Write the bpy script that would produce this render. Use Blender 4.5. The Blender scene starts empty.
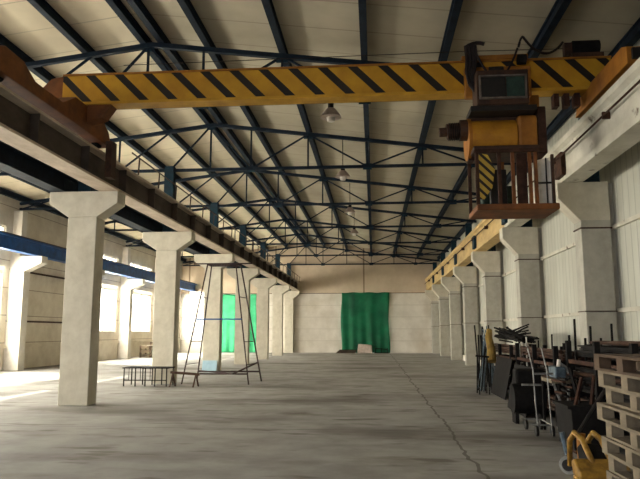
import bpy, bmesh, math, random
from mathutils import Vector, Matrix
random.seed(7)
SC = bpy.context.scene
COL = SC.collection
V = Vector

# ------------------------------------------------------------------ camera
F_PX, VPX, VPY, EYE = 640.0, 374.0, 332.0, 1.6
d = V((VPX - 320, -(VPY - 239.5), F_PX)).normalized()
yaw = math.asin(d.x)
pitch = math.atan2(-d.y, d.z)
cam_data = bpy.data.cameras.new('camera')
cam_data.sensor_width = 36.0
cam_data.lens = 36.0 * F_PX / 640.0
cam_data.clip_end = 400
cam = bpy.data.objects.new('camera', cam_data)
cam.location = (0, 0, EYE)
cam.rotation_euler = (math.pi / 2 + pitch, 0, yaw)
COL.objects.link(cam)
SC.camera = cam

# ------------------------------------------------------------------ world, sun, daylight, added fill
W = bpy.data.worlds.new('sky')
SC.world = W
W.use_nodes = True
wn = W.node_tree.nodes
wn['Background'].inputs['Color'].default_value = (0.86, 0.93, 1.0, 1)
wn['Background'].inputs['Strength'].default_value = 1.6
SC.view_settings.view_transform = 'Standard'
SC.view_settings.look = 'None'
SC.view_settings.gamma = 1
SC.view_settings.exposure = 0.0
SC.view_settings.use_curve_mapping = False
SC.cycles.max_bounces = 8
SC.cycles.diffuse_bounces = 6
SC.cycles.transparent_max_bounces = 12

sun = bpy.data.lights.new('sun', 'SUN')
sun.energy = 26.0
sun.angle = 0.02
sun.color = (1.0, 0.95, 0.86)
so = bpy.data.objects.new('sun', sun)
so.rotation_euler = V((1.0, -0.30, -0.86)).to_track_quat('-Z', 'Y').to_euler()
so.location = (-30, 30, 30)
COL.objects.link(so)


def area(name, loc, direction, sx, sy, power, color):
    l = bpy.data.lights.new(name, 'AREA')
    l.shape = 'RECTANGLE'
    l.size, l.size_y = sx, sy
    l.energy = power
    l.color = color
    o = bpy.data.objects.new(name, l)
    o.location = loc
    o.rotation_euler = V(direction).to_track_quat('-Z', 'Y').to_euler()
    COL.objects.link(o)
    return o


BAYS = [7.9 + 6 * k for k in range(-2, 8)]          # start of every 6 m bay, the last one runs into the end wall
WARM = (1.0, 0.945, 0.84)
WIN_LO, WIN_HI = (1.6, 4.1), (5.35, 6.02)
WALL_X = -15.4
for b in BAYS:                                      # daylight outside every window of the left wall
    if abs(b - 25.9) < .1 or b < 7:
        continue
    n = 6.0 if b < 43 else 6.4
    area('window_daylight', (-16.3, b + n / 2, 3.2), (1, 0, -0.80), 5.2, 3.4, 2300, WARM)
    area('window_daylight', (-16.1, b + n / 2, 5.8), (1, 0, -0.90), 5.2, 0.9, 260, WARM)
area('gateway_fill', (-7.5, -5.6, 4.2), (0.05, 1, -0.85), 8.0, 4.4, 800, (0.96, 0.97, 1.0))  # unseen fill lamp outside the added gateway, brightens surfaces facing the viewer
area('end_window_daylight', (-14.0, 51.3, 2.9), (0, -1, 0), 1.4, 4.2, 200, WARM)


# ------------------------------------------------------------------ materials
def mat(name, c1, c2=None, scale=3.0, rough=0.8, metal=0.0, bump=0.0, stretch=(1, 1, 1), detail=6.0, lo=.35, hi=.65, spec=.3):
    m = bpy.data.materials.new(name)
    m.use_nodes = True
    n, l = m.node_tree.nodes, m.node_tree.links
    p = n['Principled BSDF']
    p.inputs['Roughness'].default_value = rough
    p.inputs['Metallic'].default_value = metal
    p.inputs['Specular IOR Level'].default_value = spec
    if c2 is None:
        c2 = tuple(x * .72 for x in c1)
    tc = n.new('ShaderNodeTexCoord')
    mp = n.new('ShaderNodeMapping')
    mp.inputs['Scale'].default_value = stretch
    l.new(tc.outputs['Object'], mp.inputs['Vector'])
    nz = n.new('ShaderNodeTexNoise')
    nz.inputs['Scale'].default_value = scale
    nz.inputs['Detail'].default_value = detail
    nz.inputs['Roughness'].default_value = .65
    l.new(mp.outputs[0], nz.inputs['Vector'])
    r = n.new('ShaderNodeValToRGB')
    r.color_ramp.elements[0].position = lo
    r.color_ramp.elements[1].position = hi
    r.color_ramp.elements[0].color = (*c2, 1)
    r.color_ramp.elements[1].color = (*c1, 1)
    l.new(nz.outputs['Fac'], r.inputs[0])
    l.new(r.outputs[0], p.inputs['Base Color'])
    if bump:
        bp = n.new('ShaderNodeBump')
        bp.inputs['Strength'].default_value = bump
        bp.inputs['Distance'].default_value = .02
        l.new(nz.outputs['Fac'], bp.inputs['Height'])
        l.new(bp.outputs[0], p.inputs['Normal'])
    m['ramp'] = r.name
    return m


def mathn(n, l, op, a, b=None, c=None):
    x = n.new('ShaderNodeMath')
    x.operation = op
    for i, s in enumerate((a, b, c)):
        if s is None:
            continue
        if isinstance(s, (int, float)):
            x.inputs[i].default_value = s
        else:
            l.new(s, x.inputs[i])
    return x.outputs[0]


def lines(m, specs, colour, strength=1.0):
    """darken a material along joints: specs = (axis, pitch, offset, half width, wobble)"""
    n, l = m.node_tree.nodes, m.node_tree.links
    p = n['Principled BSDF']
    base = p.inputs['Base Color'].links[0].from_socket
    tc = n.new('ShaderNodeTexCoord')
    nz = n.new('ShaderNodeTexNoise')
    nz.inputs['Scale'].default_value = 1.3
    l.new(tc.outputs['Object'], nz.inputs['Vector'])
    sp = n.new('ShaderNodeSeparateXYZ')
    l.new(tc.outputs['Object'], sp.inputs[0])
    fac = None
    for ax, pit, off, hw, wob in specs:
        w = mathn(n, l, 'MULTIPLY', mathn(n, l, 'SUBTRACT', nz.outputs['Fac'], .5), wob)
        v = mathn(n, l, 'ADD', mathn(n, l, 'SUBTRACT', sp.outputs[ax], off - pit * .5 - pit * 100), w)
        v = mathn(n, l, 'MODULO', v, pit)
        v = mathn(n, l, 'ABSOLUTE', mathn(n, l, 'SUBTRACT', v, pit * .5))
        v = mathn(n, l, 'LESS_THAN', v, hw)
        fac = v if fac is None else mathn(n, l, 'MAXIMUM', fac, v)
    mx = n.new('ShaderNodeMix')
    mx.data_type = 'RGBA'
    l.new(mathn(n, l, 'MULTIPLY', fac, strength), mx.inputs['Factor'])
    l.new(base, mx.inputs['A'])
    mx.inputs['B'].default_value = (*colour, 1)
    l.new(mx.outputs['Result'], p.inputs['Base Color'])
    return m


def stains(m, colour, scale, lo, hi, stretch=(1, 1, 1), strength=.8, seed=0):
    """patches of dirt or rust over what is there"""
    n, l = m.node_tree.nodes, m.node_tree.links
    p = n['Principled BSDF']
    base = p.inputs['Base Color'].links[0].from_socket
    tc = n.new('ShaderNodeTexCoord')
    mp = n.new('ShaderNodeMapping')
    mp.inputs['Scale'].default_value = stretch
    mp.inputs['Location'].default_value = (seed, seed * 1.7, 0)
    l.new(tc.outputs['Object'], mp.inputs['Vector'])
    nz = n.new('ShaderNodeTexNoise')
    nz.inputs['Scale'].default_value = scale
    nz.inputs['Detail'].default_value = 5
    l.new(mp.outputs[0], nz.inputs['Vector'])
    mr = n.new('ShaderNodeMapRange')
    mr.inputs['From Min'].default_value = lo
    mr.inputs['From Max'].default_value = hi
    mr.inputs['To Max'].default_value = strength
    l.new(nz.outputs['Fac'], mr.inputs['Value'])
    mx = n.new('ShaderNodeMix')
    mx.data_type = 'RGBA'
    l.new(mr.outputs[0], mx.inputs['Factor'])
    l.new(base, mx.inputs['A'])
    mx.inputs['B'].default_value = (*colour, 1)
    l.new(mx.outputs['Result'], p.inputs['Base Color'])
    return m


M = {}
M['floor'] = mat('concrete_floor', (.39, .38, .36), (.27, .26, .238), 1.1, .75, bump=.15, detail=9)
stains(M['floor'], (.085, .072, .055), .20, .52, .68, (1, 2.2, 1), .75, 3)
stains(M['floor'], (.10, .085, .06), .9, .58, .68, (1, 3.0, 1), .7, 31)
stains(M['floor'], (.14, .13, .075), .5, .60, .72, (1, 2.2, 1), .5, 11)
stains(M['floor'], (.42, .40, .36), .9, .60, .75, (1, 1.5, 1), .5, 23)
lines(M['floor'], [(0, 60.0, 1.2, .022, .34), (1, 6.0, 10.9, .016, .06)], (.075, .065, .05), .7)
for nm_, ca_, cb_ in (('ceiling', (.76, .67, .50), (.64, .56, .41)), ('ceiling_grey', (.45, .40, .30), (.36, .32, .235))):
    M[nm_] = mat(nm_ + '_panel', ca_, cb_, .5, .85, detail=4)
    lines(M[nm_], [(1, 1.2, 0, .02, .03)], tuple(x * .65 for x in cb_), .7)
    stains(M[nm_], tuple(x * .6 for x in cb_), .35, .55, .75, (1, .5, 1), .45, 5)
M['wall_left'] = mat('painted_block', (.76, .70, .58), (.62, .55, .44), 1.2, .85)
lines(M['wall_left'], [(2, 1.15, 0.0, .018, .0)], (.28, .22, .16), .8)
M['wall_end'] = mat('precast_wall', (.72, .68, .61), (.58, .54, .47), .9, .85)
stains(M['wall_end'], (.40, .32, .22), .5, .52, .7, (1, 1, .7), .5, 9)
lines(M['wall_end'], [(2, .92, 0.0, .016, .0)], (.38, .34, .28), .6)
M['wall_end_top'] = mat('precast_wall_upper', (.62, .51, .38), (.52, .42, .31), .8, .85)
lines(M['wall_end_top'], [(0, 7.0, -.75, .06, 0)], (.2, .14, .09), .8)
M['wall_right'] = mat('sheet_cladding', (.56, .56, .49), (.46, .45, .38), 1.5, .6, stretch=(1, 1, .25))
lines(M['wall_right'], [(1, .30, 0.0, .02, 0)], (.36, .36, .31), .8)
M['concrete'] = mat('column_concrete', (.64, .60, .50), (.50, .46, .37), 2.2, .85, bump=.3)
stains(M['concrete'], (.33, .25, .17), 1.1, .60, .74, (1, 1, .6), .55, 2)
M['concrete_grey'] = mat('column_concrete_grey', (.47, .45, .39), (.36, .34, .29), 2.2, .85, bump=.3)
M['whitewash'] = mat('whitewashed_column', (.80, .76, .68), (.68, .63, .54), 2.0, .85)
M['steel_dark'] = mat('dark_blue_steel', (.011, .022, .038), (.007, .011, .018), 4, .7, spec=.15)
M['steel_teal'] = mat('teal_steel', (.012, .040, .060), (.010, .020, .032), 4, .7, spec=.15)
M['blue'] = mat('bright_blue_paint', (.015, .10, .33), (.01, .05, .17), 3, .5)
M['beam_brown'] = mat('brown_runway_steel', (.11, .085, .07), (.05, .038, .03), 1.8, .7, .1, stretch=(1, .5, 1))
M['beam_flange'] = mat('pale_flange', (.62, .52, .42), (.42, .34, .26), 2.5, .75, stretch=(1, .4, 1))
M['beam_white'] = mat('white_beam_paint', (.66, .63, .54), (.50, .47, .39), 1.5, .7)
stains(M['beam_white'], (.10, .055, .03), 2.6, .63, .70, (1, 1, 1), .9, 4)
M['beam_ochre'] = mat('ochre_beam', (.62, .44, .19), (.42, .29, .13), 2.0, .7, stretch=(1, .4, 1))
M['rail'] = mat('rail_steel', (.12, .09, .075), (.06, .045, .04), 6, .5, .6)
M['orange'] = mat('crane_orange', (.38, .155, .02), (.22, .08, .012), 2.5, .55)
M['orange_red'] = mat('crane_rust_orange', (.22, .075, .018), (.10, .035, .012), 2.5, .65)
M['yellow'] = mat('crane_yellow', (.62, .34, .03), (.46, .24, .02), 2.5, .55)
M['black'] = mat('black_paint', (.018, .014, .012), (.010, .009, .008), 5, .55)
M['brown'] = mat('dark_brown_steel', (.075, .035, .02), (.035, .018, .012), 5, .6, .2)
M['white'] = mat('white_panel', (.82, .78, .72), (.70, .64, .58), 5, .6)
M['darkgreen'] = mat('dark_green_box', (.03, .06, .045), (.015, .03, .025), 6, .6)
M['tarp'] = mat('green_tarp', (.003, .15, .065), (.002, .10, .042), 1.6, .6, bump=.4)
stains(M['tarp'], (.002, .03, .02), .9, .5, .7, (1, 1, .6), .6, 8)
M['tarp_light'] = mat('pale_green_netting', (.08, .50, .24), (.03, .36, .16), 1.2, .7)
M['wood'] = mat('pallet_wood', (.27, .22, .15), (.13, .10, .068), 5, .8, stretch=(1, .3, 1))
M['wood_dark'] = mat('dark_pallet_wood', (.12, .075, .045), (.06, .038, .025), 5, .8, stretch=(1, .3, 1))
M['junk'] = mat('blackened_steel', (.016, .014, .013), (.008, .007, .007), 6, .8, spec=.12)
M['rust'] = mat('rusty_steel', (.075, .035, .022), (.03, .016, .012), 6, .85, spec=.15)
M['bluegrey'] = mat('blue_grey_bar', (.13, .18, .22), (.05, .07, .09), 8, .5, .3)
M['palebar'] = mat('pale_tube', (.36, .36, .33), (.18, .17, .16), 8, .45, .3)
M['greybar'] = mat('grey_brown_tube', (.20, .16, .13), (.10, .08, .07), 8, .5, .2)
M['drum'] = mat('drum_orange', (.52, .24, .02), (.34, .14, .015), 2.5, .55)
M['rag'] = mat('ochre_rag', (.34, .22, .05), (.18, .11, .03), 6, .9)
M['jack'] = mat('jack_yellow', (.40, .22, .03), (.16, .08, .015), 9, .55)
M['paleblue'] = mat('pale_blue_board', (.42, .60, .70), (.34, .50, .60), 4, .8)
M['scaffold_red'] = mat('scaffold_rust', (.05, .02, .02), (.025, .015, .015), 6, .6, .2)
M['plaster_bag'] = mat('pale_sack', (.62, .52, .46), (.45, .37, .32), 5, .9)
M['cable'] = mat('black_cable', (.020, .013, .012), None, 5, .7)
M['lampshade'] = mat('lamp_shade', (.42, .34, .30), (.30, .23, .2), 5, .4, .3)

# striped paint
def striped(name, pitch, width, off, a, b):
    ms = mat(name, a, b, 2.0, .5)
    n, l = ms.node_tree.nodes, ms.node_tree.links
    tc = n.new('ShaderNodeTexCoord')
    sp = n.new('ShaderNodeSeparateXYZ')
    l.new(tc.outputs['Object'], sp.inputs[0])
    v = mathn(n, l, 'ADD', sp.outputs[0], sp.outputs[2])
    v = mathn(n, l, 'MODULO', mathn(n, l, 'ADD', v, 100.0 + off), pitch)
    v = mathn(n, l, 'LESS_THAN', v, width)
    mx = n.new('ShaderNodeMix')
    mx.data_type = 'RGBA'
    l.new(v, mx.inputs['Factor'])
    l.new(n[ms['ramp']].outputs[0], mx.inputs['A'])
    mx.inputs['B'].default_value = (.018, .013, .010, 1)
    l.new(mx.outputs['Result'], n['Principled BSDF'].inputs['Base Color'])
    return ms


M['stripes'] = striped('hazard_stripes', .60, .20, .01, (.60, .32, .022), (.46, .22, .016))
M['fine_stripes'] = striped('fine_hazard_stripes', .17, .07, 0, (.50, .34, .05), (.36, .22, .03))

# window glass: dusty, mostly clear
mg = bpy.data.materials.new('dusty_glass')
mg.use_nodes = True
n, l = mg.node_tree.nodes, mg.node_tree.links
n.remove(n['Principled BSDF'])
tr = n.new('ShaderNodeBsdfTransparent')
tr.inputs[0].default_value = (.95, .95, .93, 1)
tl = n.new('ShaderNodeBsdfTranslucent')
tl.inputs[0].default_value = (.9, .88, .8, 1)
mxs = n.new('ShaderNodeMixShader')
mxs.inputs[0].default_value = .22
l.new(tr.outputs[0], mxs.inputs[1])
l.new(tl.outputs[0], mxs.inputs[2])
l.new(mxs.outputs[0], n['Material Output'].inputs['Surface'])
M['glass'] = mg


# ------------------------------------------------------------------ mesh helpers (world coordinates in, local out)
class MB:
    def __init__(self):
        self.bm = bmesh.new()
        self.mi = 0

    def faces(self, vs, fs):
        bv = [self.bm.verts.new(v) for v in vs]
        for f in fs:
            try:
                fc = self.bm.faces.new([bv[i] for i in f])
                fc.material_index = self.mi
            except ValueError:
                pass
        return self

    def box(self, x0, x1, y0, y1, z0, z1):
        vs = [(x, y, z) for x in (x0, x1) for y in (y0, y1) for z in (z0, z1)]
        return self.faces(vs, [(0, 1, 3, 2), (4, 6, 7, 5), (0, 4, 5, 1), (2, 3, 7, 6), (0, 2, 6, 4), (1, 5, 7, 3)])

    def bar(self, a, b, w, h=None, up=(0, 0, 1)):
        a, b = V(a), V(b)
        h = w if h is None else h
        t = (b - a).normalized()
        u = V(up)
        if abs(t.dot(u)) > .98:
            u = V((0, 1, 0))
        s = t.cross(u).normalized()
        u = s.cross(t).normalized()
        vs = []
        for p in (a, b):
            for i, j in ((-1, -1), (1, -1), (1, 1), (-1, 1)):
                vs.append(p + s * (i * w / 2) + u * (j * h / 2))
        return self.faces(vs, [(3, 2, 1, 0), (4, 5, 6, 7), (0, 1, 5, 4), (1, 2, 6, 5), (2, 3, 7, 6), (3, 0, 4, 7)])

    def tube(self, pts, r, seg=8, r2=None):
        pts = [V(p) for p in pts]
        rings = []
        N = len(pts)
        for i, p in enumerate(pts):
            t = (pts[min(i + 1, N - 1)] - pts[max(i - 1, 0)]).normalized()
            u = V((0, 0, 1)) if abs(t.z) < .95 else V((0, 1, 0))
            s = t.cross(u).normalized()
            u = s.cross(t).normalized()
            rr = r if r2 is None else r + (r2 - r) * i / (N - 1)
            rings.append([p + s * (rr * math.cos(2 * math.pi * k / seg)) + u * (rr * math.sin(2 * math.pi * k / seg)) for k in range(seg)])
        vs = [q for ring in rings for q in ring]
        fs = []
        for i in range(N - 1):
            for k in range(seg):
                k2 = (k + 1) % seg
                fs.append((i * seg + k, i * seg + k2, (i + 1) * seg + k2, (i + 1) * seg + k))
        fs.append(tuple(range(seg - 1, -1, -1)))
        fs.append(tuple((N - 1) * seg + k for k in range(seg)))
        return self.faces(vs, fs)

    def prism(self, poly, axis, a, b):
        """poly in the two other axes, in order, extruded from a to b along axis"""
        def mk(p, t):
            return {'x': (t, p[0], p[1]), 'y': (p[0], t, p[1]), 'z': (p[0], p[1], t)}[axis]
        N = len(poly)
        vs = [mk(p, a) for p in poly] + [mk(p, b) for p in poly]
        fs = [tuple(range(N)), tuple(range(2 * N - 1, N - 1, -1))]
        fs += [(i, (i + 1) % N, (i + 1) % N + N, i + N) for i in range(N)]
        return self.faces(vs, fs)

    def build(self, name, m, parent=None, bevel=0, smooth=False, origin=None):
        bm = self.bm
        bmesh.ops.recalc_face_normals(bm, faces=bm.faces)
        o_loc = V((0, 0, 0))
        pl = V((0, 0, 0))
        pr = parent
        while pr is not None:
            pl += pr.location
            pr = pr.parent
        if origin is not None:
            o_loc = V(origin)
            bmesh.ops.translate(bm, verts=bm.verts, vec=-o_loc)
        elif parent is not None:
            bmesh.ops.translate(bm, verts=bm.verts, vec=-pl)
        me = bpy.data.meshes.new(name)
        bm.to_mesh(me)
        bm.free()
        for x in (m if isinstance(m, (list, tuple)) else [m]):
            me.materials.append(x)
        if smooth:
            for p in me.polygons:
                p.use_smooth = True
        o = bpy.data.objects.new(name, me)
        COL.objects.link(o)
        if parent is not None:
            o.parent = parent
            if origin is not None:
                o.location = o_loc - pl
        elif origin is not None:
            o.location = o_loc
        if bevel:
            bv = o.modifiers.new('bevel', 'BEVEL')
            bv.width = bevel
            bv.segments = 2
            bv.limit_method = 'ANGLE'
        return o


def tag(o, label, cat, group=None):
    o['label'] = label
    o['category'] = cat
    if group:
        o['group'] = group
    return o


def thing(name, label, cat, loc=(0, 0, 0), group=None):
    o = bpy.data.objects.new(name, None)
    o.empty_display_size = .3
    o.location = loc
    COL.objects.link(o)
    return tag(o, label, cat, group)


def copy_tree(o, parent=None):
    c = o.copy()
    COL.objects.link(c)
    if parent is not None:
        c.parent = parent
    for ch in [x for x in bpy.data.objects if x.parent == o]:
        copy_tree(ch, c)
    return c


def struct(o):
    o['kind'] = 'structure'
    return o


# ------------------------------------------------------------------ room shell
Y0, Y1 = -4.1, 50.4
XR = 5.18
RIDGE_X, RIDGE_Z, SLOPE = -5.2, 8.40, .128


def roof_z(x):
    return RIDGE_Z - abs(x - RIDGE_X) * SLOPE


struct(MB().box(WALL_X - .3, XR + .3, Y0 - .3, Y1 + .3, -.25, 0).build('floor', M['floor']))
c = MB()
UP = .33
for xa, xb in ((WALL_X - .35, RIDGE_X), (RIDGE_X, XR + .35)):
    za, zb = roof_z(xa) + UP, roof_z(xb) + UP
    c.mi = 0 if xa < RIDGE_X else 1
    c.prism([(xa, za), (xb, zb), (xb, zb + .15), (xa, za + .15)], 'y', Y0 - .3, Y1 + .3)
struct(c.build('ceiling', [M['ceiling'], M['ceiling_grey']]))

# left wall with window openings
WTOP = roof_z(WALL_X) + UP
w = MB()
WINS = []
ys = [Y0]
for b in BAYS:
    n_ = 6.0 if b < 43 else 6.5
    if abs(b - 25.9) < .1 or b < 7:
        continue
    WINS.append((b + .55, b + n_ - .45))
xa, xb = WALL_X - .25, WALL_X
prev = Y0
for a, b in WINS:
    w.box(xa, xb, prev, a, 0, WTOP)
    w.box(xa, xb, a, b, 0, WIN_LO[0] - (.5 if a < 25 else 0))
    w.box(xa, xb, a, b, WIN_LO[1], WIN_HI[0])
    w.box(xa, xb, a, b, WIN_HI[1], WTOP)
    prev = b
w.box(xa, xb, prev, Y1, 0, WTOP)
struct(w.build('wall_left', M['wall_left']))
k = 0
for a, b in WINS:
    for (z0, z1) in (WIN_LO, WIN_HI):
        if a < 25 and z0 < 2:
            z0 -= .5
        k += 1
        f = MB()
        x0, x1 = WALL_X - .16, WALL_X - .06
        t = .07
        f.box(x0, x1, a, b, z0, z0 + t).box(x0, x1, a, b, z1 - t, z1)
        nm = 3
        for i in range(nm + 1):
            y = a + (b - a - t) * i / nm
            f.box(x0, x1, y, y + t, z0 + t, z1 - t)
        if z1 - z0 > 1:
            zz = z0 + (z1 - z0) * .62
            f.box(x0 + .02, x1 - .02, a + t, b - t, zz, zz + .05)
        fo = struct(f.build('window_%d' % k, M['whitewash']))
        MB().box(x0 + .045, x0 + .055, a + t, b - t, z0 + t, z1 - t).build('pane', M['glass'], fo)

# sill ledges and rails along the left wall
struct(MB().box(WALL_X, WALL_X + .10, Y0, Y1, .95, 1.06).build('trim_1', M['wall_left']))
struct(MB().box(WALL_X, WALL_X + .06, 25.9, 31.9, 2.02, 2.10).box(WALL_X, WALL_X + .06, 25.9, 31.9, 4.2, 4.28).build('trim_2', M['brown']))

# right wall
struct(MB().box(XR, XR + .25, Y0, Y1, 0, roof_z(XR) + UP).build('wall_right', M['wall_right']))
for i, z in enumerate((2.05, 3.82)):
    struct(MB().box(XR - .07, XR, Y0, Y1, z - .045, z + .045).build('trim_%d' % (3 + i), M['beam_white']))

struct(MB().box(XR - .12, XR, 20.6, Y1, 0, .28).build('baseboard_right', M['whitewash']))
# end wall with its openings (window at the far left, two gates behind tarpaulins)
GATES = [(-12.3, -9.3, 4.5), (-2.45, 1.1, 4.6)]
EW = (-14.75, -13.35, .95, 4.8)
w = MB()
def seg(xa, xb, za, zb):
    w.box(xa, xb, Y1, Y1 + .25, za, zb)
seg(WALL_X, EW[0], 0, 4.62)
seg(EW[0], EW[1], 0, EW[2])
seg(EW[1], GATES[0][0], 0, 4.62)
seg(GATES[0][0], GATES[0][1], 4.5, 4.62)
seg(GATES[0][1], GATES[1][0], 0, 4.62)
seg(GATES[1][1], XR, 0, 4.62)
wb = w.build('wall_end', M['wall_end'])
struct(wb)
w = MB()
w.prism([(EW[1], 4.621), (XR, 4.621), (XR, roof_z(XR) + UP), (RIDGE_X, roof_z(RIDGE_X) + UP), (WALL_X, WTOP), (WALL_X, 4.81), (EW[1], 4.81)], 'y', Y1, Y1 + .25)
w.box(WALL_X, EW[0], Y1, Y1 + .25, 4.621, 4.81)
struct(w.build('wall_end_upper', M['wall_end_top']))
struct(MB().box(EW[1], XR, Y1 - .02, Y1, 4.60, 4.64).build('trim_5', M['brown']))
f = MB()
f.box(EW[0], EW[1], Y1 + .05, Y1 + .13, EW[2], EW[2] + .08).box(EW[0], EW[1], Y1 + .05, Y1 + .13, EW[3] - .08, EW[3])
for x in (EW[0], (EW[0] + EW[1]) / 2 - .03, EW[1] - .07):
    f.box(x, x + .07, Y1 + .05, Y1 + .13, EW[2] + .08, EW[3] - .08)
fo = struct(f.build('window_%d' % (k + 1), M['whitewash']))
MB().box(EW[0] + .05, EW[1] - .05, Y1 + .085, Y1 + .095, EW[2] + .08, EW[3] - .08).build('pane', M['glass'], fo)
# near wall behind the viewer, with a gateway added for frontal fill light
w = MB()
w.box(WALL_X, -11.6, Y0 - .25, Y0, 0, roof_z(-11.6) + .2)
w.box(-3.4, XR, Y0 - .25, Y0, 0, roof_z(XR) + .3)
w.box(-11.6, -3.4, Y0 - .25, Y0, 5.4, roof_z(-11.6) + .2)
struct(w.build('wall_near', M['wall_end']))

# ------------------------------------------------------------------ tarpaulins
def tarp(x0, x1, z1, mats, label, seed):
    random.seed(seed)
    nx, nz = 36, 36
    b = bmesh.new()
    vs = []
    for j in range(nz + 1):
        row = []
        for i in range(nx + 1):
            u, t = i / nx, j / nz
            x = x0 - .08 + (x1 - x0 + .16) * u
            x += .05 * math.sin(7 * t + seed) * (1 if u in (0, 1) else .3)
            z = .012 + (z1 + .04) * t - .02 * math.sin(math.pi * u * 6) * (t > .97)
            y = Y1 - .14 - .018 * math.sin(u * 19 + 2 * t + seed) - .025 * math.sin(t * 21 + u * 3) - .04 * (1 - t) * math.sin(u * 33)
            row.append(b.verts.new((x, y, z)))
        vs.append(row)
    for j in range(nz):
        for i in range(nx):
            f = b.faces.new((vs[j][i], vs[j][i + 1], vs[j + 1][i + 1], vs[j + 1][i]))
            f.smooth = True
    m = MB()
    m.bm.free()
    m.bm = b
    o = m.build('tarpaulin', mats, origin=((x0 + x1) / 2, Y1 - .1, .05))
    s = o.modifiers.new('thick', 'SOLIDIFY')
    s.thickness = .012
    return tag(o, label, 'tarpaulin')


tarp(GATES[1][0], GATES[1][1], 4.6, M['tarp'], 'dark green tarpaulin hung over the gate in the middle of the end wall', 1)
tarp(GATES[0][0], GATES[0][1], 4.5, M['tarp_light'], 'brighter green netting over the end wall gate seen behind the scaffold tower', 5)

# ------------------------------------------------------------------ columns
FR = [13.9 + 6 * i for i in range(7)]
COLTOP = 4.8
ORD = ['nearest', 'second nearest', 'third', 'fourth', 'fifth', 'sixth', 'farthest']


def centre_column():
    t = thing('concrete_column', '', 'column', (-6.6, FR[0], 0), 'free-standing crane columns between the aisles')
    y0, y1 = FR[0], FR[0] + .46
    MB().box(-6.95, -6.27, y0, y1, 0, 4.2).build('shaft', M['concrete'], t, .015)
    MB().prism([(-6.95, 4.2), (-6.27, 4.2), (-5.80, 4.52), (-5.80, COLTOP), (-7.42, COLTOP), (-7.42, 4.52)], 'y', y0 - .001, y1 + .001).build('corbel', M['concrete'], t, .015)
    return t


LC = [
    'pale concrete column with a T-shaped head, largest and nearest on the left',
    'concrete column beside the scaffold tower, second of the left row',
    'concrete column rising behind the scaffold tower, third of the left row',
    'concrete column just right of the pale green netting, fourth of the left row',
    'slim-looking concrete column fifth in the left row, between fourth and sixth',
    'concrete column next to last in the left row',
    'last concrete column of the left row, closest to the end wall',
]
c0 = centre_column()
for i, y in enumerate(FR):
    o = c0 if i == 0 else copy_tree(c0)
    o.location.y = y
    o['label'] = LC[i]


def right_column():
    t = thing('wall_column', '', 'column', (4.75, FR[0], 0), 'crane columns along the right wall')
    y0, y1 = FR[0], FR[0] + .46
    MB().box(4.43, 5.05, y0, y1, 0, 4.2).build('shaft', M['concrete_grey'], t, .015)
    MB().prism([(4.43, 3.95), (5.05, 3.95), (5.05, COLTOP), (3.98, COLTOP), (3.98, 4.45)], 'y', y0 - .001, y1 + .001).build('corbel', M['concrete'], t, .015)
    MB().box(4.41, 5.07, y0 - .02, y1 + .02, 3.78, 3.81).box(4.41, 5.07, y0 - .02, y1 + .02, 2.02, 2.04).build('clamp_band', M['brown'], t)
    MB().box(5.05, XR, y0 + .15, y1 - .15, 0, COLTOP).build('wall_tie', M['concrete_grey'], t)
    return t


RC = [
    'grey column at the right wall behind the pallets, nearest of the right row',
    'grey column at the right wall second from the viewer',
    'grey column at the right wall just beside the leaning steel rods, third in the row',
    'right wall column fourth in the row, left of the leaning steel rods',
    'right wall column fifth in the row, far down the hall',
    'right wall column next to last before the end wall',
    'right wall column farthest away, closest to the end wall',
]
c0 = right_column()
for i, y in enumerate(FR):
    o = c0 if i == 0 else copy_tree(c0)
    o.location.y = y
    o['label'] = RC[i]


def outer_column():
    t = thing('wall_column', '', 'column', (-15.05, FR[0], 0), 'whitewashed columns along the window wall')
    y0, y1 = FR[0], FR[0] + .5
    MB().box(WALL_X, -14.75, y0, y1, 0, 4.3).build('shaft', M['whitewash'], t, .015)
    MB().prism([(WALL_X, 4.15), (-14.75, 4.15), (-14.0, 4.5), (-14.0, COLTOP), (WALL_X, COLTOP)], 'y', y0 - .001, y1 + .001).build('corbel', M['whitewash'], t, .015)
    MB().box(WALL_X, -15.0, y0 + .05, y1 - .05, COLTOP, 6.78).build('upper_shaft', M['whitewash'], t, .01)
    return t


OC = ['', '', 'whitewashed window-wall column left of the nearest big column, under the blue beam',
      'whitewashed window-wall column hidden close behind the nearest big column',
      'whitewashed window-wall column between the two bright windows beyond the nearest big column',
      'whitewashed window-wall column at the far end of the bright windows', '']
c0 = outer_column()
first = True
for i, y in enumerate(FR):
    if not OC[i]:
        continue
    o = c0 if first else copy_tree(c0)
    first = False
    o.location.y = y
    o['label'] = OC[i]

# ------------------------------------------------------------------ roof trusses
PURL = [-15.1, -13.5, -11.8, -10.1, -8.4, -6.85, -5.42, -4.98, -3.85, -2.06, -.15, 1.62, 3.45, 5.05]
BC = 6.88


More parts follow.
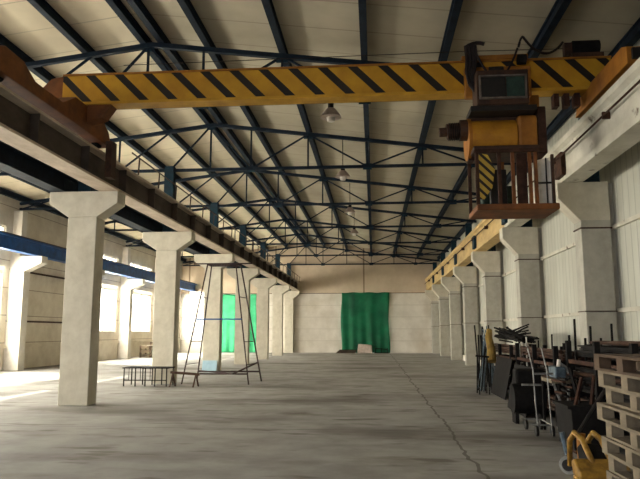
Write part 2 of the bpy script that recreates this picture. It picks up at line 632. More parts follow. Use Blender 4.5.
def truss():
    y = FR[0] + .23
    t = thing('roof_truss', '', 'roof truss', (RIDGE_X, y, BC), 'blue steel roof trusses')
    S = .07
    x_nodes_r = [-6.65, -5.3, -3.95, -2.07, -.15, 1.62, 3.3, 4.75]
    x_nodes_l = [-6.65, -8.4, -10.1, -11.8, -13.5, -15.2]
    md = M['steel_dark']
    for xa, xb in ((-15.25, RIDGE_X), (RIDGE_X, 5.2)):
        MB().bar((xa, y, roof_z(xa)), (xb, y, roof_z(xb)), .12, .11).build('top_chord', md, t)
    MB().bar((-15.25, y, BC), (4.9, y, BC), .10, .09).build('bottom_chord', md, t)
    for ns in (x_nodes_r, x_nodes_l):
        for x in ns[1:]:
            if roof_z(x) - BC > .25:
                MB().bar((x, y, BC), (x, y, roof_z(x)), .05).build('strut', md, t)
        for j in range(len(ns) - 1):
            a, b = ns[j], ns[j + 1]
            # right half: bottom -> ridge, ridge -> bottom, bottom -> top ...
            up_first = (j in (0, 2, 4, 6)) if ns is x_nodes_r else (j % 2 == 1)
            za, zb = (BC, roof_z(b)) if up_first else (roof_z(a), BC)
            MB().bar((a, y, za), (b, y, zb), .05).build('diagonal', md, t)
    for x in (-5.3, -2.07, 1.62, -3.95, -.15, 3.3):
        z = roof_z(x) - .05 if x in (-5.3, -2.07, 1.62) else BC
        MB().box(x - .14, x + .14, y - .015, y + .015, z - .10, z + .10).build('gusset_plate', M['steel_teal'], t)
    MB().box(-6.80, -6.50, y - .12, y + .12, COLTOP + .0, BC + .12).build('post', M['steel_teal'], t)
    MB().box(4.62, 4.92, y - .12, y + .12, COLTOP + .0, BC + .08).build('post', M['steel_teal'], t)
    return t


TL = ['roof truss nearest the viewer, partly hidden by the striped crane girder',
      'roof truss first beyond the striped crane girder',
      'roof truss second beyond the striped crane girder',
      'roof truss third beyond the striped crane girder',
      'roof truss fourth beyond the striped crane girder',
      'roof truss next to last before the end wall',
      'roof truss closest to the end wall']
t0 = truss()
for i, y in enumerate(FR):
    o = t0 if i == 0 else copy_tree(t0)
    o.location.y = y + .23
    o['label'] = TL[i]

PN = ['against the window wall', 'second from the window wall', 'third from the window wall', 'fourth from the window wall',
      'fifth from the window wall', 'above the left column row', 'on the left side of the ridge pair', 'on the right side of the ridge pair',
      'first right of the ridge pair', 'second right of the ridge pair', 'running straight over the big green tarpaulin',
      'fourth right of the ridge pair', 'over the crane cab side, third from the right wall', 'right above the right crane beam, last before the right wall']
PN[12] = 'over the crane cab, second from the right wall'
for x, nm in zip(PURL, PN):
    z = roof_z(x) + .055
    w = .15
    p = MB()
    p.box(x - w / 2, x + w / 2, Y0, Y1, z, z + .03).box(x - w / 2, x + w / 2, Y0, Y1, z + .20, z + .23).box(x - .03, x + .03, Y0, Y1, z + .03, z + .20)
    tag(p.build('roof_purlin', M['steel_dark'], origin=(x, 23, z)), 'long dark steel roof purlin ' + nm, 'purlin', 'roof purlins')

# pendant lamps
LL = ['grey high-bay lamp hanging just below the middle of the crane girder', 'grey high-bay lamp second beyond the crane girder',
      'grey high-bay lamp third beyond the crane girder', 'small grey high-bay lamp farthest down the hall']
lamp = thing('pendant_lamp', LL[0], 'lamp', (-1.0, 15.2, 6.85), 'high-bay lamps')
m = MB()
m.tube([(-1.0, 15.2, 6.85), (-1.0, 15.2, 6.98), (-1.0, 15.2, 7.08)], .27, 16, .10)
shade = m.build('lamp_shade', M['lampshade'], lamp)
MB().tube([(-1, 15.2, 6.75), (-1, 15.2, 6.90)], .09, 12, .12).build('bulb', M['white'], shade)
MB().tube([(-1, 15.2, 7.08), (-1, 15.2, 7.22)], .07, 10).build('housing', M['junk'], lamp)
MB().tube([(-1, 15.2, 7.2), (-1, 15.2, roof_z(-1) + UP)], .012, 6).build('rod', M['junk'], lamp)
for i, y in enumerate((15.2, 21.4, 28.0, 34.2)):
    o = lamp if i == 0 else copy_tree(lamp)
    o.location.y = y
    o['label'] = LL[i]

# ------------------------------------------------------------------ crane runways
YA = Y0


def ibeam(x, y0, y1, z0, z1, w, tw):
    m = MB()
    m.box(x - w / 2, x + w / 2, y0, y1, z0, z0 + .05)
    m.mi = 1
    m.box(x - tw / 2, x + tw / 2, y0, y1, z0 + .05, z1 - .05)
    m.mi = 2
    m.box(x - w / 2, x + w / 2, y0, y1, z1 - .05, z1)
    return m


t = thing('crane_runway', 'brown steel crane runway beam along the left column row', 'crane runway', (-5.95, 20, COLTOP))
segs = [(YA, 13.9 + .23)] + [(FR[i] + .23, FR[i + 1] + .23) for i in range(6)] + [(FR[6] + .23, Y1)]
for a, b in segs:
    ibeam(-6.02, a + .01, b - .01, COLTOP, 5.46, .46, .05).build('beam_segment', [M['beam_flange'], M['beam_brown'], M['beam_flange']], t)
MB().box(-6.07, -5.97, YA, Y1, 5.46, 5.58).build('rail', M['rail'], t)
y = YA + .5
while y < Y1:
    m = MB().box(-5.99, -5.82, y - .015, y + .015, COLTOP + .05, 5.41)
    m.build('stiffener', M['beam_brown'], t)
    y += 2.0
# handrail of thin bars above the beam and the walkway behind it
MB().box(-6.48, -6.26, YA, Y1, 5.40, 5.44).build('walkway', M['brown'], t)
MB().tube([(-5.74, 14.5, 5.86), (-5.74, 50, 5.86)], .018, 6).build('conductor_bar', M['brown'], t)
for y in [15 + 1.5 * i for i in range(24)]:
    MB().bar((-5.76, y, 5.44), (-5.74, y, 5.87), .03).build('bracket', M['brown'], t)

t = thing('crane_runway', 'dark blue steel runway beam on the outer corbels of the left column row', 'crane runway', (-7.25, 20, COLTOP))
m = MB()
for a, b in segs:
    ibeam(-7.22, a + .01, b - .01, COLTOP, 5.25, .34, .04).build('beam_segment', [M['steel_dark']] * 3, t)
MB().box(-7.26, -7.18, YA, Y1, 5.25, 5.34).build('rail', M['rail'], t)

t = thing('crane_runway', 'bright blue crane runway beam along the window wall', 'crane runway', (-14.3, 20, COLTOP))
for a, b in segs:
    ibeam(-14.3, a + .01, b - .01, COLTOP, 5.38, .36, .10).build('beam_segment', [M['blue']] * 3, t)
MB().box(-14.34, -14.26, YA, Y1, 5.38, 5.47).build('rail', M['rail'], t)

t = thing('crane_runway', 'white rust-spotted crane runway beam along the right wall, ochre farther off', 'crane runway', (4.3, 20, COLTOP))
for i, (a, b) in enumerate(segs):
    mm = M['beam_white'] if i < 2 else M['beam_ochre']  # near segments white, farther ones toned ochre
    if i == 1:
        mm = M['beam_white']
    ms_ = MB()
    ms_.prism([(4.08, COLTOP), (4.52, COLTOP), (4.52, 5.0), (4.42, 5.06), (4.42, 5.5), (4.58, 5.56), (4.58, 5.68), (4.02, 5.68), (4.02, 5.56), (4.10, 5.50), (4.10, 5.0)], 'y', a + .01, b - .01)
    ms_.build('beam_segment', mm, t)
MB().box(4.25, 4.35, YA, Y1, 5.68, 5.80).build('rail', M['rail'], t)
MB().tube([(3.99, YA, 5.3), (3.99, Y1, 5.3)], .02, 6).build('conductor_bar', M['rust'], t)
for y in [5 + 3 * i for i in range(15)]:
    MB().bar((4.10, y, 5.3), (3.97, y, 5.3), .05, .12).build('bracket', M['rust'], t)
for y in (13.6, 19.6, 25.6, 31.6, 37.6, 43.6):
    MB().box(4.0, 4.10, y, y + .5, 4.9, 5.4).build('splice_plate', M['steel_teal'] if y > 19 else M['rust'], t)

# ------------------------------------------------------------------ overhead crane
GY = 12.4
t = thing('overhead_crane', 'yellow and black striped overhead travelling crane with a hanging cab', 'crane', (0, GY, 5.58))
# girder: striped box with a plain bottom flange
m = MB()
m.box(-6.35, 4.62, GY - .25, GY + .05, 6.27, 6.84)
girder = m.build('girder', M['stripes'], t, .01)
MB().box(-6.0, 4.62, GY - .28, GY + .08, 6.21, 6.269).build('bottom_flange', M['yellow'], t, .01)
MB().box(-6.35, 4.62, GY - .27, GY + .07, 6.841, 6.875).build('top_flange', M['orange'], t)
# end plates and carriages
for (x, z0, ya, yb) in ((-6.02, 5.62, 9.0, 13.5), (4.30, 5.84, 10.2, 12.9)):
    m = MB()
    if x < 0:
        m.prism([(ya, z0 + .06), (ya, z0 + .42), (ya + .25, z0 + .52), (ya + .8, z0 + .50), (ya + 1.2, z0 + .30), (GY - 1.2, z0 + .30), (GY - .7, z0 + .588), (GY + .5, z0 + .588), (yb - .2, z0 + .38), (yb, z0 + .06)], 'x', x - .17, x + .20)
    else:
        m.prism([(ya, z0 + .06), (ya, z0 + .34), (ya + .2, z0 + .42), (GY - .5, z0 + .42), (GY - .35, z0 + .368), (GY + .15, z0 + .368), (GY + .5, z0 + .42), (yb - .2, z0 + .38), (yb, z0 + .06)], 'x', x - .17, x + .24)
    m.build('end_carriage', M['orange_red'] if x < 0 else M['orange'], t, .02)
    for yy in (ya + .35, yb - .35):
        MB().tube([(x - .06, yy, z0 + .105), (x + .06, yy, z0 + .105)], .14, 20).build('wheel', M['junk'], t)
    for yy in (ya - .06, yb):
        MB().box(x - .1, x + .1, yy, yy + .06, z0 + .12, z0 + .30).build('buffer', M['black'], t)
m = MB()
m.prism([(-6.85, 6.30), (-6.35, 6.29), (-6.35, 6.84), (-6.6, 6.80), (-6.85, 6.55)], 'y', GY - .24, GY + .04)
m.build('girder_end', M['orange_red'], t, .01)
MB().prism([(-5.8, 6.209), (-5.3, 6.209), (-5.48, 5.95), (-5.8, 5.85)], 'y', GY - .24, GY + .06).build('girder_bracket', M['orange_red'], t)
m = MB()
m.box(-5.74, -5.60, GY + .6, GY + .85, 4.9, 5.7)
m.build('guide_arm', M['brown'], t)
# travel drive at the right end
MB().tube([(3.95, GY - .1, 7.12), (4.45, GY - .1, 7.12)], .15, 14).build('drive_motor', M['junk'], t)
MB().box(3.9, 4.5, GY - .25, GY + .1, 6.876, 6.97).build('drive_base', M['brown'], t)
MB().box(3.80, 3.95, GY - .12, GY + .02, 6.971, 7.24).build('drive_bracket', M['brown'], t)
# under-girder brackets at the right end
for x in (3.55, 3.75, 3.95):
    MB().box(x, x + .10, GY - .1, GY + .1, 5.95, 6.209).build('hanger', M['rust'], t)

# trolley with hoist and cab
t2 = thing('crane_trolley', 'orange crane trolley with black cabinet, hoist and hanging operator cab', 'crane trolley', (2.5, 11.7, 3.72))
CY0, CY1 = 11.5, 12.35
MB().box(1.80, 3.05, CY0 + .45, GY - .30, 6.05, 6.66).build('side_frame', M['orange'], t2, .02)
MB().box(1.78, 3.06, GY - .27, GY + .27, 6.885, 6.98).build('top_frame', M['orange'], t2, .02)
for x in (1.95, 2.9):
    MB().tube([(x - .08, GY - .40, 6.80), (x + .08, GY - .40, 6.80)], .10, 16).build('wheel', M['junk'], t2)
# control cabinet
cb = MB().box(1.93, 2.86, CY0 - .1, CY0 + .44, 5.70, 6.36).build('control_cabinet', M['brown'], t2, .015)
m = MB()
m.box(1.97, 2.82, CY0 - .14, CY0 - .101, 5.80, 5.83).box(1.97, 2.82, CY0 - .14, CY0 - .101, 6.22, 6.25)
m.box(1.97, 2.0, CY0 - .14, CY0 - .101, 5.83, 6.22).box(2.79, 2.82, CY0 - .14, CY0 - .101, 5.83, 6.22)
m.build('door_frame', M['greybar'], cb)
MB().box(2.01, 2.44, CY0 - .125, CY0 - .101, 5.84, 6.21).build('cabinet_door', M['black'], cb)
MB().box(2.46, 2.78, CY0 - .125, CY0 - .101, 5.84, 6.21).build('cabinet_door', M['darkgreen'], cb)
MB().tube([(2.2, CY0 + .1, 6.40), (2.45, CY0 + .1, 6.40)], .10, 12).build('horn', M['black'], t2)
MB().box(1.82, 3.0, CY0 - .05, CY0 + .55, 5.60, 5.699).build('cabinet_base', M['black'], t2)
# hoist drum and gearbox
MB().tube([(1.85, 12.0, 5.22), (2.68, 12.0, 5.22)], .36, 24).build('hoist_drum', M['drum'], t2)
MB().box(2.69, 3.05, 11.65, 12.35, 4.90, 5.58).build('gearbox', M['orange'], t2, .06)
MB().tube([(1.86, 12.0, 5.22), (1.80, 12.0, 5.22)], .40, 24).build('drum_flange', M['orange'], t2)
MB().box(3.06, 3.22, 11.7, 12.40, 4.85, 5.75).build('hanger_arm', M['rust'], t2, .02)
MB().box(3.02, 3.22, 12.10, 12.35, 5.751, 6.12).build('hanger_arm', M['orange'], t2, .02)
MB().box(1.80, 3.0, 11.85, 12.15, 5.44, 5.60).build('hoist_frame', M['brown'], t2)
m = MB()
m.tube([(1.80, 11.9, 5.38), (1.66, 11.9, 5.38)], .20, 16)
m.tube([(1.66, 11.9, 5.38), (1.42, 11.9, 5.36)], .15, 16)
m.tube([(1.42, 11.9, 5.36), (1.28, 11.9, 5.35)], .09, 12)
hm = m.build('hoist_motor', M['brown'], t2)
for k in range(6):
    MB().tube([(1.46 + .033 * k, 11.9, 5.36), (1.472 + .033 * k, 11.9, 5.36)], .17, 14).build('cooling_fin', M['junk'], hm)
# cab frame
X0, X1, Z0, Z1 = 1.86, 2.95, 3.86, 4.86
MB().box(X0, 3.30, CY0 - .10, CY1 + .05, 3.75, 3.86).build('cab_floor', M['orange_red'], t2, .02)
MB().box(X0 - .02, X1 + .04, CY0 - .1, CY1 + .05, Z1, Z1 + .07).build('cab_roof', M['brown'], t2, .01)
MB().box(X0 - .02, 3.10, CY0 - .12, CY0 - .07, Z1 - .06, Z1 - .001).build('cab_rail', M['rust'], t2)
for x in (X0 + .03, 2.28, 2.52, 2.82, 2.92):
    for yy in (CY0 - .05, CY1):
        MB().bar((x, yy, Z0), (x, yy, Z1), .06).build('cab_post', M['orange_red'] if x > 2.3 else M['rust'], t2)
MB().box(2.60, 2.78, CY0, CY0 + .03, Z0, 4.80).build('cab_door', M['rust'], t2)
# hazard-striped side panel of the cab
MB().prism([(1.92, 4.80), (2.08, 4.76), (2.20, 4.5), (2.14, 4.15), (2.0, 3.95), (1.92, 3.95)], 'y', CY0 - .09, CY0 - .055).build('striped_panel', M['fine_stripes'], t2)
MB().box(2.05, 2.5, 11.95, 12.3, Z0, 4.35).build('operator_seat', M['darkgreen'], t2, .03)
MB().box(2.15, 2.45, 11.65, 11.8, Z0, 4.55).build('control_console', M['black'], t2, .02)
MB().box(2.05, 2.75, CY1 + .03, CY1 + .05, Z0, 4.40).build('cab_back_panel', M['darkgreen'], t2)
# white gate and railing on the platform's right
m = MB().prism([(2.98, 3.861), (3.27, 3.861), (3.27, 4.66), (3.2, 4.76), (3.02, 4.72), (2.98, 4.6)], 'y', CY0 + .2, CY0 + .23)
m.build('white_side_panel', M['white'], t2)
MB().box(2.98, 3.28, CY0 + .15, CY0 + .18, 4.27, 4.30).box(3.15, 3.17, CY0 + .15, CY0 + .18, 3.861, 4.75).build('railing', M['black'], t2)
MB().box(3.24, 3.29, CY0 + .10, CY0 + .16, 3.861, 4.80).build('railing_post', M['brown'], t2)
MB().box(1.82, 1.92, 11.9, 12.2, 4.80, 5.22).build('hanger_arm', M['rust'], t2)
# festoon cables
def sag(a, b, dz, n=14):
    a, b = V(a), V(b)
    return [a.lerp(b, i / n) + V((0, 0, -4 * dz * (i / n) * (1 - i / n))) for i in range(n + 1)]
cy = CY0 + .2
m = MB()
m.tube(sag((1.80, cy, 6.95), (2.15, cy, 7.0), -.05), .035, 6)
m.tube(sag((1.93, cy, 7.0), (2.76, cy, 6.90), .62), .022, 6)
m.build('power_cable', M['cable'], t2)
for dx in (0, .06, .12, .17):
    MB().tube([(1.80 + dx, cy, 6.98), (1.82 + dx, cy + .02, 6.7), (1.80 + dx * .8, cy, 6.45), (1.86 + dx, cy, 6.2), (1.97, cy, 6.05)], .035, 6).build('cable_bundle', M['cable'], t2)
MB().bar((1.86, cy + .15, 6.3), (1.86, cy + .15, 7.02), .05).build('cable_post', M['brown'], t2)
m = MB()
m.tube(sag((2.78, cy, 6.92), (2.87, cy, 7.12), -.05), .022, 6)
m.tube(sag((2.87, cy, 7.12), (3.78, GY - .1, 7.26), .28), .024, 6)
m.build('power_cable', M['cable'], t2)
tgt = thing  # keep name short
MB().tube([(-5.3, GY + .3, 7.28), (1.9, GY + .3, 7.32), (4.2, GY + .3, 7.30)], .008, 5).build('cable_wire', M['cable'], t)

# ------------------------------------------------------------------ scaffold tower
t = thing('scaffold_tower', 'tall tapering scaffold tower of thin rusty bars beside the left columns', 'scaffold', (-4.8, 20.2, 0))
feet = [(-5.95, 19.8), (-5.80, 21.0), (-3.85, 19.8), (-3.70, 21.2)]
tops = [(-5.30, 20.1), (-5.30, 20.6), (-4.38, 20.1), (-4.32, 20.6)]
TZ = 3.75
def leg(i, z):
    f_, t_ = feet[i], tops[i]
    k_ = z / TZ
    return (f_[0] + (t_[0] - f_[0]) * k_, f_[1] + (t_[1] - f_[1]) * k_, z)
for i in range(4):
    MB().bar(leg(i, 0), leg(i, TZ), .035).build('leg', M['scaffold_red'], t)
for a, b in ((0, 1), (2, 3)):
    for z in (.6, 1.3, 2.7):
        MB().bar(leg(a, z), leg(b, z), .022).build('rung', M['scaffold_red'], t)
for (a, b, z, nm) in ((0, 2, TZ, 'top_bar'), (1, 3, TZ, 'top_bar'), (0, 2, 2.0, 'middle_bar'), (0, 2, .32, 'base_bar'), (1, 3, .32, 'base_bar'), (0, 1, TZ, 'top_bar'), (2, 3, TZ, 'top_bar')):
    MB().bar(leg(a, z), leg(b, z), .045).build(nm, M['scaffold_red'] if nm != 'middle_bar' else M['blue'], t)
MB().bar((-5.75, 20.1, TZ + .02), (-3.85, 20.1, TZ + .02), .04).build('top_bar', M['scaffold_red'], t)
MB().bar(leg(1, .35), (-4.3, 19.61, .34), .04).build('brace', M['scaffold_red'], t)
MB().bar((-4.3, 19.63, .34), leg(3, .62), .04).build('brace', M['scaffold_red'], t)
tag(MB().prism([(25.72, 0), (25.76, 0), (25.895, .46), (25.855, .46)], 'x', -6.92, -6.33).build('board', M['paleblue'], origin=(-6.6, 25.8, 0)),
    'pale blue board leaning against the foot of the column behind the scaffold tower', 'board')

# low metal frame table by the second column
t = thing('metal_trestle', 'low grey metal trestle frame on thin legs in front of the second left column', 'trestle', (-6.75, 19.2, 0))
MB().box(-7.5, -6.1, 18.9, 19.6, .52, .55).build('top', M['junk'], t)
for x in (-7.45, -7.1, -6.8, -6.5, -6.15):
    for y in (18.93, 19.55):
        MB().bar((x, y, 0), (x, y, .52), .028).build('leg', M['junk'], t)
MB().bar((-7.45, 18.93, .18), (-6.15, 18.93, .18), .025).build('crossbar', M['junk'], t)
for x in (-7.3, -6.95, -6.65, -6.3):
    MB().bar((x, 18.93, .18), (x, 18.93, .52), .015).build('rod', M['junk'], t)
t = thing('sawhorse', 'dark little sawhorse between the metal trestle and the scaffold tower', 'trestle', (-5.85, 18.9, 0))
MB().bar((-6.02, 18.9, .42), (-5.15, 18.9, .36), .07).build('beam', M['brown'], t)
for x in (-5.95, -5.25):
    for s in (-1, 1):
        MB().bar((x, 18.9, .38), (x + .03 * s, 18.9 + .18 * s, 0), .035).build('leg', M['brown'], t)

# ------------------------------------------------------------------ debris at the green tarpaulin
t = MB().prism([(-1.3, 0), (-.15, 0), (-.18, .62), (-1.2, .70)], 'y', 49.3, 49.8).build('sack_pile', M['plaster_bag'], bevel=.08, origin=(-.7, 49.5, 0))
tag(t, 'pale pinkish sack-like block at the foot of the dark green tarpaulin', 'sack')
t = thing('sheet_stack', 'dark frame leaning low at the right foot of the dark green tarpaulin', 'frame', (.4, 49.4, 0))
MB().bar((0.0, 49.4, .03), (1.1, 49.4, .03), .06).build('rail', M['junk'], t)
MB().bar((0.1, 49.4, .35), (1.0, 49.55, .30), .06).build('rail', M['junk'], t)
for x in (.1, .55, 1.0):
    MB().bar((x, 49.4, 0.03), (x, 49.5, .38), .05).build('upright', M['junk'], t)
t = thing('board_stack', 'low dark heap of boards at the left foot of the dark green tarpaulin', 'boards', (-2.1, 49.4, 0))
for k in range(4):
    MB().box(-2.9 + .08 * k, -1.45 + .05 * k, 49.2, 49.55, .07 * k, .07 * k + .06).build('board', M['junk'] if k % 2 else M['wood_dark'], t)
# small skirt things on the left by windows: crates
for x, y, s, lb in ((-14.4, 40.4, .75, 'wooden crate under the bright windows right of the nearest column'),
                    (-14.3, 42.0, .95, 'larger wooden crate under the bright windows, farther from the viewer')):
    t = thing('wooden_crate', lb, 'crate', (x, y, 0))
    for z in (0, s * .36, s * .72):
        MB().box(x - .35, x + .35, y - .5, y + .5, z + .02, z + s * .27).build('slat_band', M['wood'], t)
    for sx in (-.31, .31):
        for sy in (-.46, .46):
            MB().box(x + sx - .05, x + sx + .05, y + sy - .045, y + sy + .045, 0, s).build('corner_post', M['wood_dark'], t)

# ------------------------------------------------------------------ right side: steel store
def rack(y0, y1, x0, x1, ztop, label, bars):
    t = thing('steel_rack', label, 'storage rack', ((x0 + x1) / 2, (y0 + y1) / 2, 0))
    n_ = max(2, int((y1 - y0) / 1.3) + 1)
    for i in range(n_):
        y = y0 + (y1 - y0) * i / (n_ - 1)
        for x in (x0 + .04, x1 - .04):
            MB().box(x - .04, x + .04, y - .04, y + .04, 0, ztop + .28).build('post', M['junk'], t)
        for z in (.12, ztop * .52, ztop - .08):
            MB().box(x0, x1, y - .05, y + .05, z - .05, z + .03).build('crossbeam', M['junk'], t)
    for x in (x0 + .04, x1 - .04):
        MB().box(x - .025, x + .025, y0, y1, ztop - .08, ztop - .02).build('side_rail', M['rust'], t)
    return t


def stock(y0, y1, x0, x1, z, n_, label, mats, seed, name='steel_bar_stack', group=None):
    random.seed(seed)
    t = thing(name, label, 'steel bars', ((x0 + x1) / 2, (y0 + y1) / 2, z), group)
    placed = 0
    layer = 0
    while placed < n_:
        x = x0 + .03 + (layer % 2) * .03
        while x < x1 - .03 and placed < n_:
            r = random.uniform(.022, .034)
            a, b = y0 - random.uniform(0, .15), y1 + random.uniform(0, .13)
            MB().tube([(x, a, z + .035 + layer * .062), (x + random.uniform(-.02, .02), b, z + .035 + layer * .062)], r, 6).build('bar', random.choice(mats), t)
            x += .075
            placed += 1
        layer += 1
    return t


rack(15.0, 19.4, 3.35, 4.25, 1.0, 'dark steel rack farther down the right wall, behind the leaning rods', 0)
stock(15.0, 19.2, 3.45, 4.15, 1.03, 28, 'rust-brown steel bars lying on top of the far steel rack', [M['rust'], M['junk'], M['brown']], 3)
stock(15.0, 19.2, 3.45, 4.15, .57, 32, 'blackened bars on the middle shelf of the far steel rack', [M['junk'], M['brown']], 4)
stock(15.0, 19.2, 3.45, 4.15, .17, 28, 'blackened bars on the lowest shelf of the far steel rack', [M['junk'], M['rust']], 6)
rack(11.6, 14.6, 3.1, 4.2, 1.08, 'dark steel rack in the middle, behind the tubular cart', 0)
stock(11.6, 14.4, 3.2, 4.1, 1.10, 26, 'rust-brown steel bars lying on top of the middle rack', [M['rust'], M['rust'], M['brown']], 8)
stock(11.6, 14.4, 3.2, 4.1, .61, 44, 'blackened bars on the shelf of the middle rack', [M['junk'], M['brown']], 9)
stock(11.6, 14.4, 3.2, 4.1, .18, 44, 'blackened bars on the lowest level of the middle rack', [M['junk'], M['brown']], 10)
rack(8.3, 11.0, 3.15, 4.75, 1.18, 'dark steel rack nearest the viewer, behind the pallet stack', 0)
stock(8.3, 10.9, 3.25, 4.6, .66, 95, 'blackened bars on the shelf of the nearest rack', [M['junk'], M['brown']], 12)
stock(8.3, 10.9, 3.25, 4.6, .18, 90, 'blackened bars on the lowest level of the nearest rack', [M['junk'], M['brown']], 13)
t = thing('sheet_stack', 'stack of black steel sheets lying on the nearest rack above the pallets', 'steel sheets', (3.9, 9.7, 1.21))
random.seed(5)
for k in range(7):
    dx, dy = random.uniform(-.05, .05), random.uniform(-.08, .08)
    MB().box(3.31 + dx, 4.58 + dx, 8.5 + dy, 10.95 + dy, 1.21 + .026 * k, 1.21 + .026 * k + .02).build('sheet', M['junk'], t)
for sx in (0,):
    stock(8.6, 10.6, 3.4, 4.4, 1.40, 12, 'brown bars lying on top of the black steel sheets', [M['rust'], M['brown']], 14)

# fan of leaning rods with an ochre rag, by the far rack
random.seed(21)
t = thing('leaning_rod_bundle', 'fan of blue-grey rods standing against the far rack end', 'steel rods', (3.1, 18.6, 0))
for k in range(24):
    fx, fy = random.uniform(2.85, 3.4), random.uniform(18.0, 18.6)
    MB().tube([(fx, fy, 0), (3.22 + random.uniform(-.1, .1), 19.1 + random.uniform(-.1, .1), 1.55 + random.uniform(-.3, .25))], .018, 6).build('rod', random.choice([M['bluegrey'], M['bluegrey'], M['junk']]), t)
m = MB()
m.tube([(3.2, 18.22, .80), (3.24, 18.34, 1.1), (3.20, 18.46, 1.45), (3.24, 18.56, 1.66)], .14, 10, .08)
tag(m.build('rag', M['rag'], origin=(3.2, 18.6, .8)), 'ochre yellow cloth hung over the leaning rods', 'cloth')
t = thing('pipe_bundle', 'tangle of black pipes sticking out over the far rack', 'pipes', (3.5, 18.0, 1.3))
for k in range(34):
    a = V((3.5 + random.uniform(-.10, .25), 18.7 + random.uniform(-.3, .3), 1.345 + random.uniform(0, .40)))
    b = V((3.85 + random.uniform(-.3, .35), 16.9 + random.uniform(-.5, .6), 1.33 + random.uniform(.0, .14)))
    MB().tube([a, b], .024, 6).build('pipe', M['junk'], t)
for k in range(7):
    x = 2.95 + random.uniform(-.2, .25)
    MB().tube([(x + .25, 19.6, 0), (x + .3 + random.uniform(-.25, .25), 19.55, 1.72 + random.uniform(-.3, .1))], .022, 6).build('pipe', M['junk'], t)
for k in range(9):
    a = V((3.42 + random.uniform(0, .2), 18.2 + random.uniform(-.3, .3), 1.42 + random.uniform(0, .1)))
    b = a + V((random.uniform(.35, .7), random.uniform(-.9, -.3), random.uniform(.02, .3)))
    MB().tube([a, b], .02, 6).build('pipe', M['junk'], t)
t = thing('trestle', 'black little trestle left of the leaning rods', 'trestle', (2.8, 17.4, 0))
MB().bar((2.66, 17.4, .98), (3.0, 17.4, .95), .05).build('top', M['junk'], t)
for x in (2.70, 2.95):
    for s in (-1, 1):
        MB().bar((x, 17.4, .97), (x, 17.4 + .2 * s, 0), .03).build('leg', M['junk'], t)

for lb, y0, y1, x, zt in (('black steel plate leaning against the aisle side of the far rack', 15.9, 17.8, 3.30, .95),
                          ('black steel plate leaning against the aisle side of the middle rack', 12.7, 14.4, 3.05, .92)):
    o = MB().prism([(x - .22, 0), (x - .20, 0), (x, zt), (x - .02, zt)], 'y', y0, y1).build('steel_plate', M['junk'], origin=(x - .1, (y0 + y1) / 2, 0))
    tag(o, lb, 'steel plate')
t = thing('angle_iron_heap', 'heap of short steel offcuts on the floor between the cart and the scrap bin', 'steel scrap', (2.86, 9.9, 0))
random.seed(77)
for k in range(34):
    x, y = random.uniform(2.85, 3.05), random.uniform(10.2, 12.4)
    a = random.uniform(-.5, .5)
    z = .03 + .028 * k
    L = random.uniform(.25, .7)
    MB().bar((2.86 + .08 * math.sin(k), 10.12 - L * .35 * math.cos(a), z), (2.86 + .08 * math.sin(k) + L * .2 * math.sin(a), 10.12 + L * .35 * math.cos(a), z), .05, .026).build('offcut', M['junk'] if k % 3 else M['rust'], t)

# upright bars poking up out of the racks
UPR = [(3.25, 12.9, 1.55), (3.6, 12.2, 1.72), (3.9, 12.6, 1.6), (3.3, 11.4, 1.75), (3.5, 11.3, 1.85), (3.75, 11.3, 1.65), (3.45, 14.8, 1.45), (3.9, 14.7, 1.5)]
UL = ['pale', 'dark', 'dark', 'dark', 'dark', 'dark', 'pale', 'dark']
t = thing('upright_bars', 'upright steel bars standing between the middle and the nearest rack', 'steel bars', (3.55, 11.3, 0))
for (x, y, h) in [(3.25, 11.2, 1.55), (3.38, 11.3, 1.82), (3.5, 11.17, 1.5), (3.62, 11.25, 1.7), (3.8, 11.3, 1.5), (3.95, 11.2, 1.74), (4.1, 11.25, 1.45)]:
    MB().tube([(x, y, 0), (x + .02, y, h)], .02, 6).build('bar', M['junk'], t)
t = thing('upright_bars', 'upright steel bars standing between the far and the middle rack', 'steel bars', (3.6, 14.8, 0))
for (x, y, h) in [(3.2, 14.69, 1.35), (3.35, 14.71, 1.5), (3.6, 14.68, 1.42), (3.9, 14.7, 1.55)]:
    MB().tube([(x, y, 0), (x + .02, y, h)], .018, 6).build('bar', M['palebar'] if x < 3.5 else M['junk'], t)

# tubular cart
t = thing('tubular_cart', 'pale tubular metal cart with a wooden shelf and a welding torch handle', 'cart', (2.85, 10.9, 0))
for (x, y) in ((2.52, 10.5), (2.72, 10.45)):
    MB().tube([(x, y, .10), (x - .02, y, .5), (x - .03, y + .02, 1.0), (x - .08, y + .1, 1.35)], .011, 8).build('upright', M['palebar'], t)
MB().tube([(2.42, 10.5, .18), (2.75, 10.5, .16), (2.76, 11.2, .16), (2.42, 11.2, .18)], .012, 8).build('base_frame', M['palebar'], t)
for (x, y) in ((2.5, 10.5), (2.74, 10.5), (2.74, 11.2), (2.5, 11.2)):
    MB().tube([(x - .02, y, .08), (x + .02, y, .08)], .08, 14).build('wheel', M['black'], t)
MB().box(2.78, 3.08, 10.55, 11.2, .80, .86).build('shelf', M['wood'], t)
for (a, b) in (((2.8, 10.55, .8), (3.02, 10.55, .15)), ((3.04, 10.55, .8), (2.98, 10.55, .1)), ((2.48, 10.5, .95), (2.80, 10.55, .95)), ((2.3, 10.5, .78), (2.6, 10.5, .78))):
    MB().bar(a, b, .03).build('brace', M['palebar'], t)
MB().tube([(3.06, 11.2, .0), (3.06, 11.2, .86)], .02, 6).build('rear_leg', M['junk'], t)
MB().tube([(2.80, 11.2, .0), (2.80, 11.2, .86)], .02, 6).build('rear_leg', M['junk'], t)
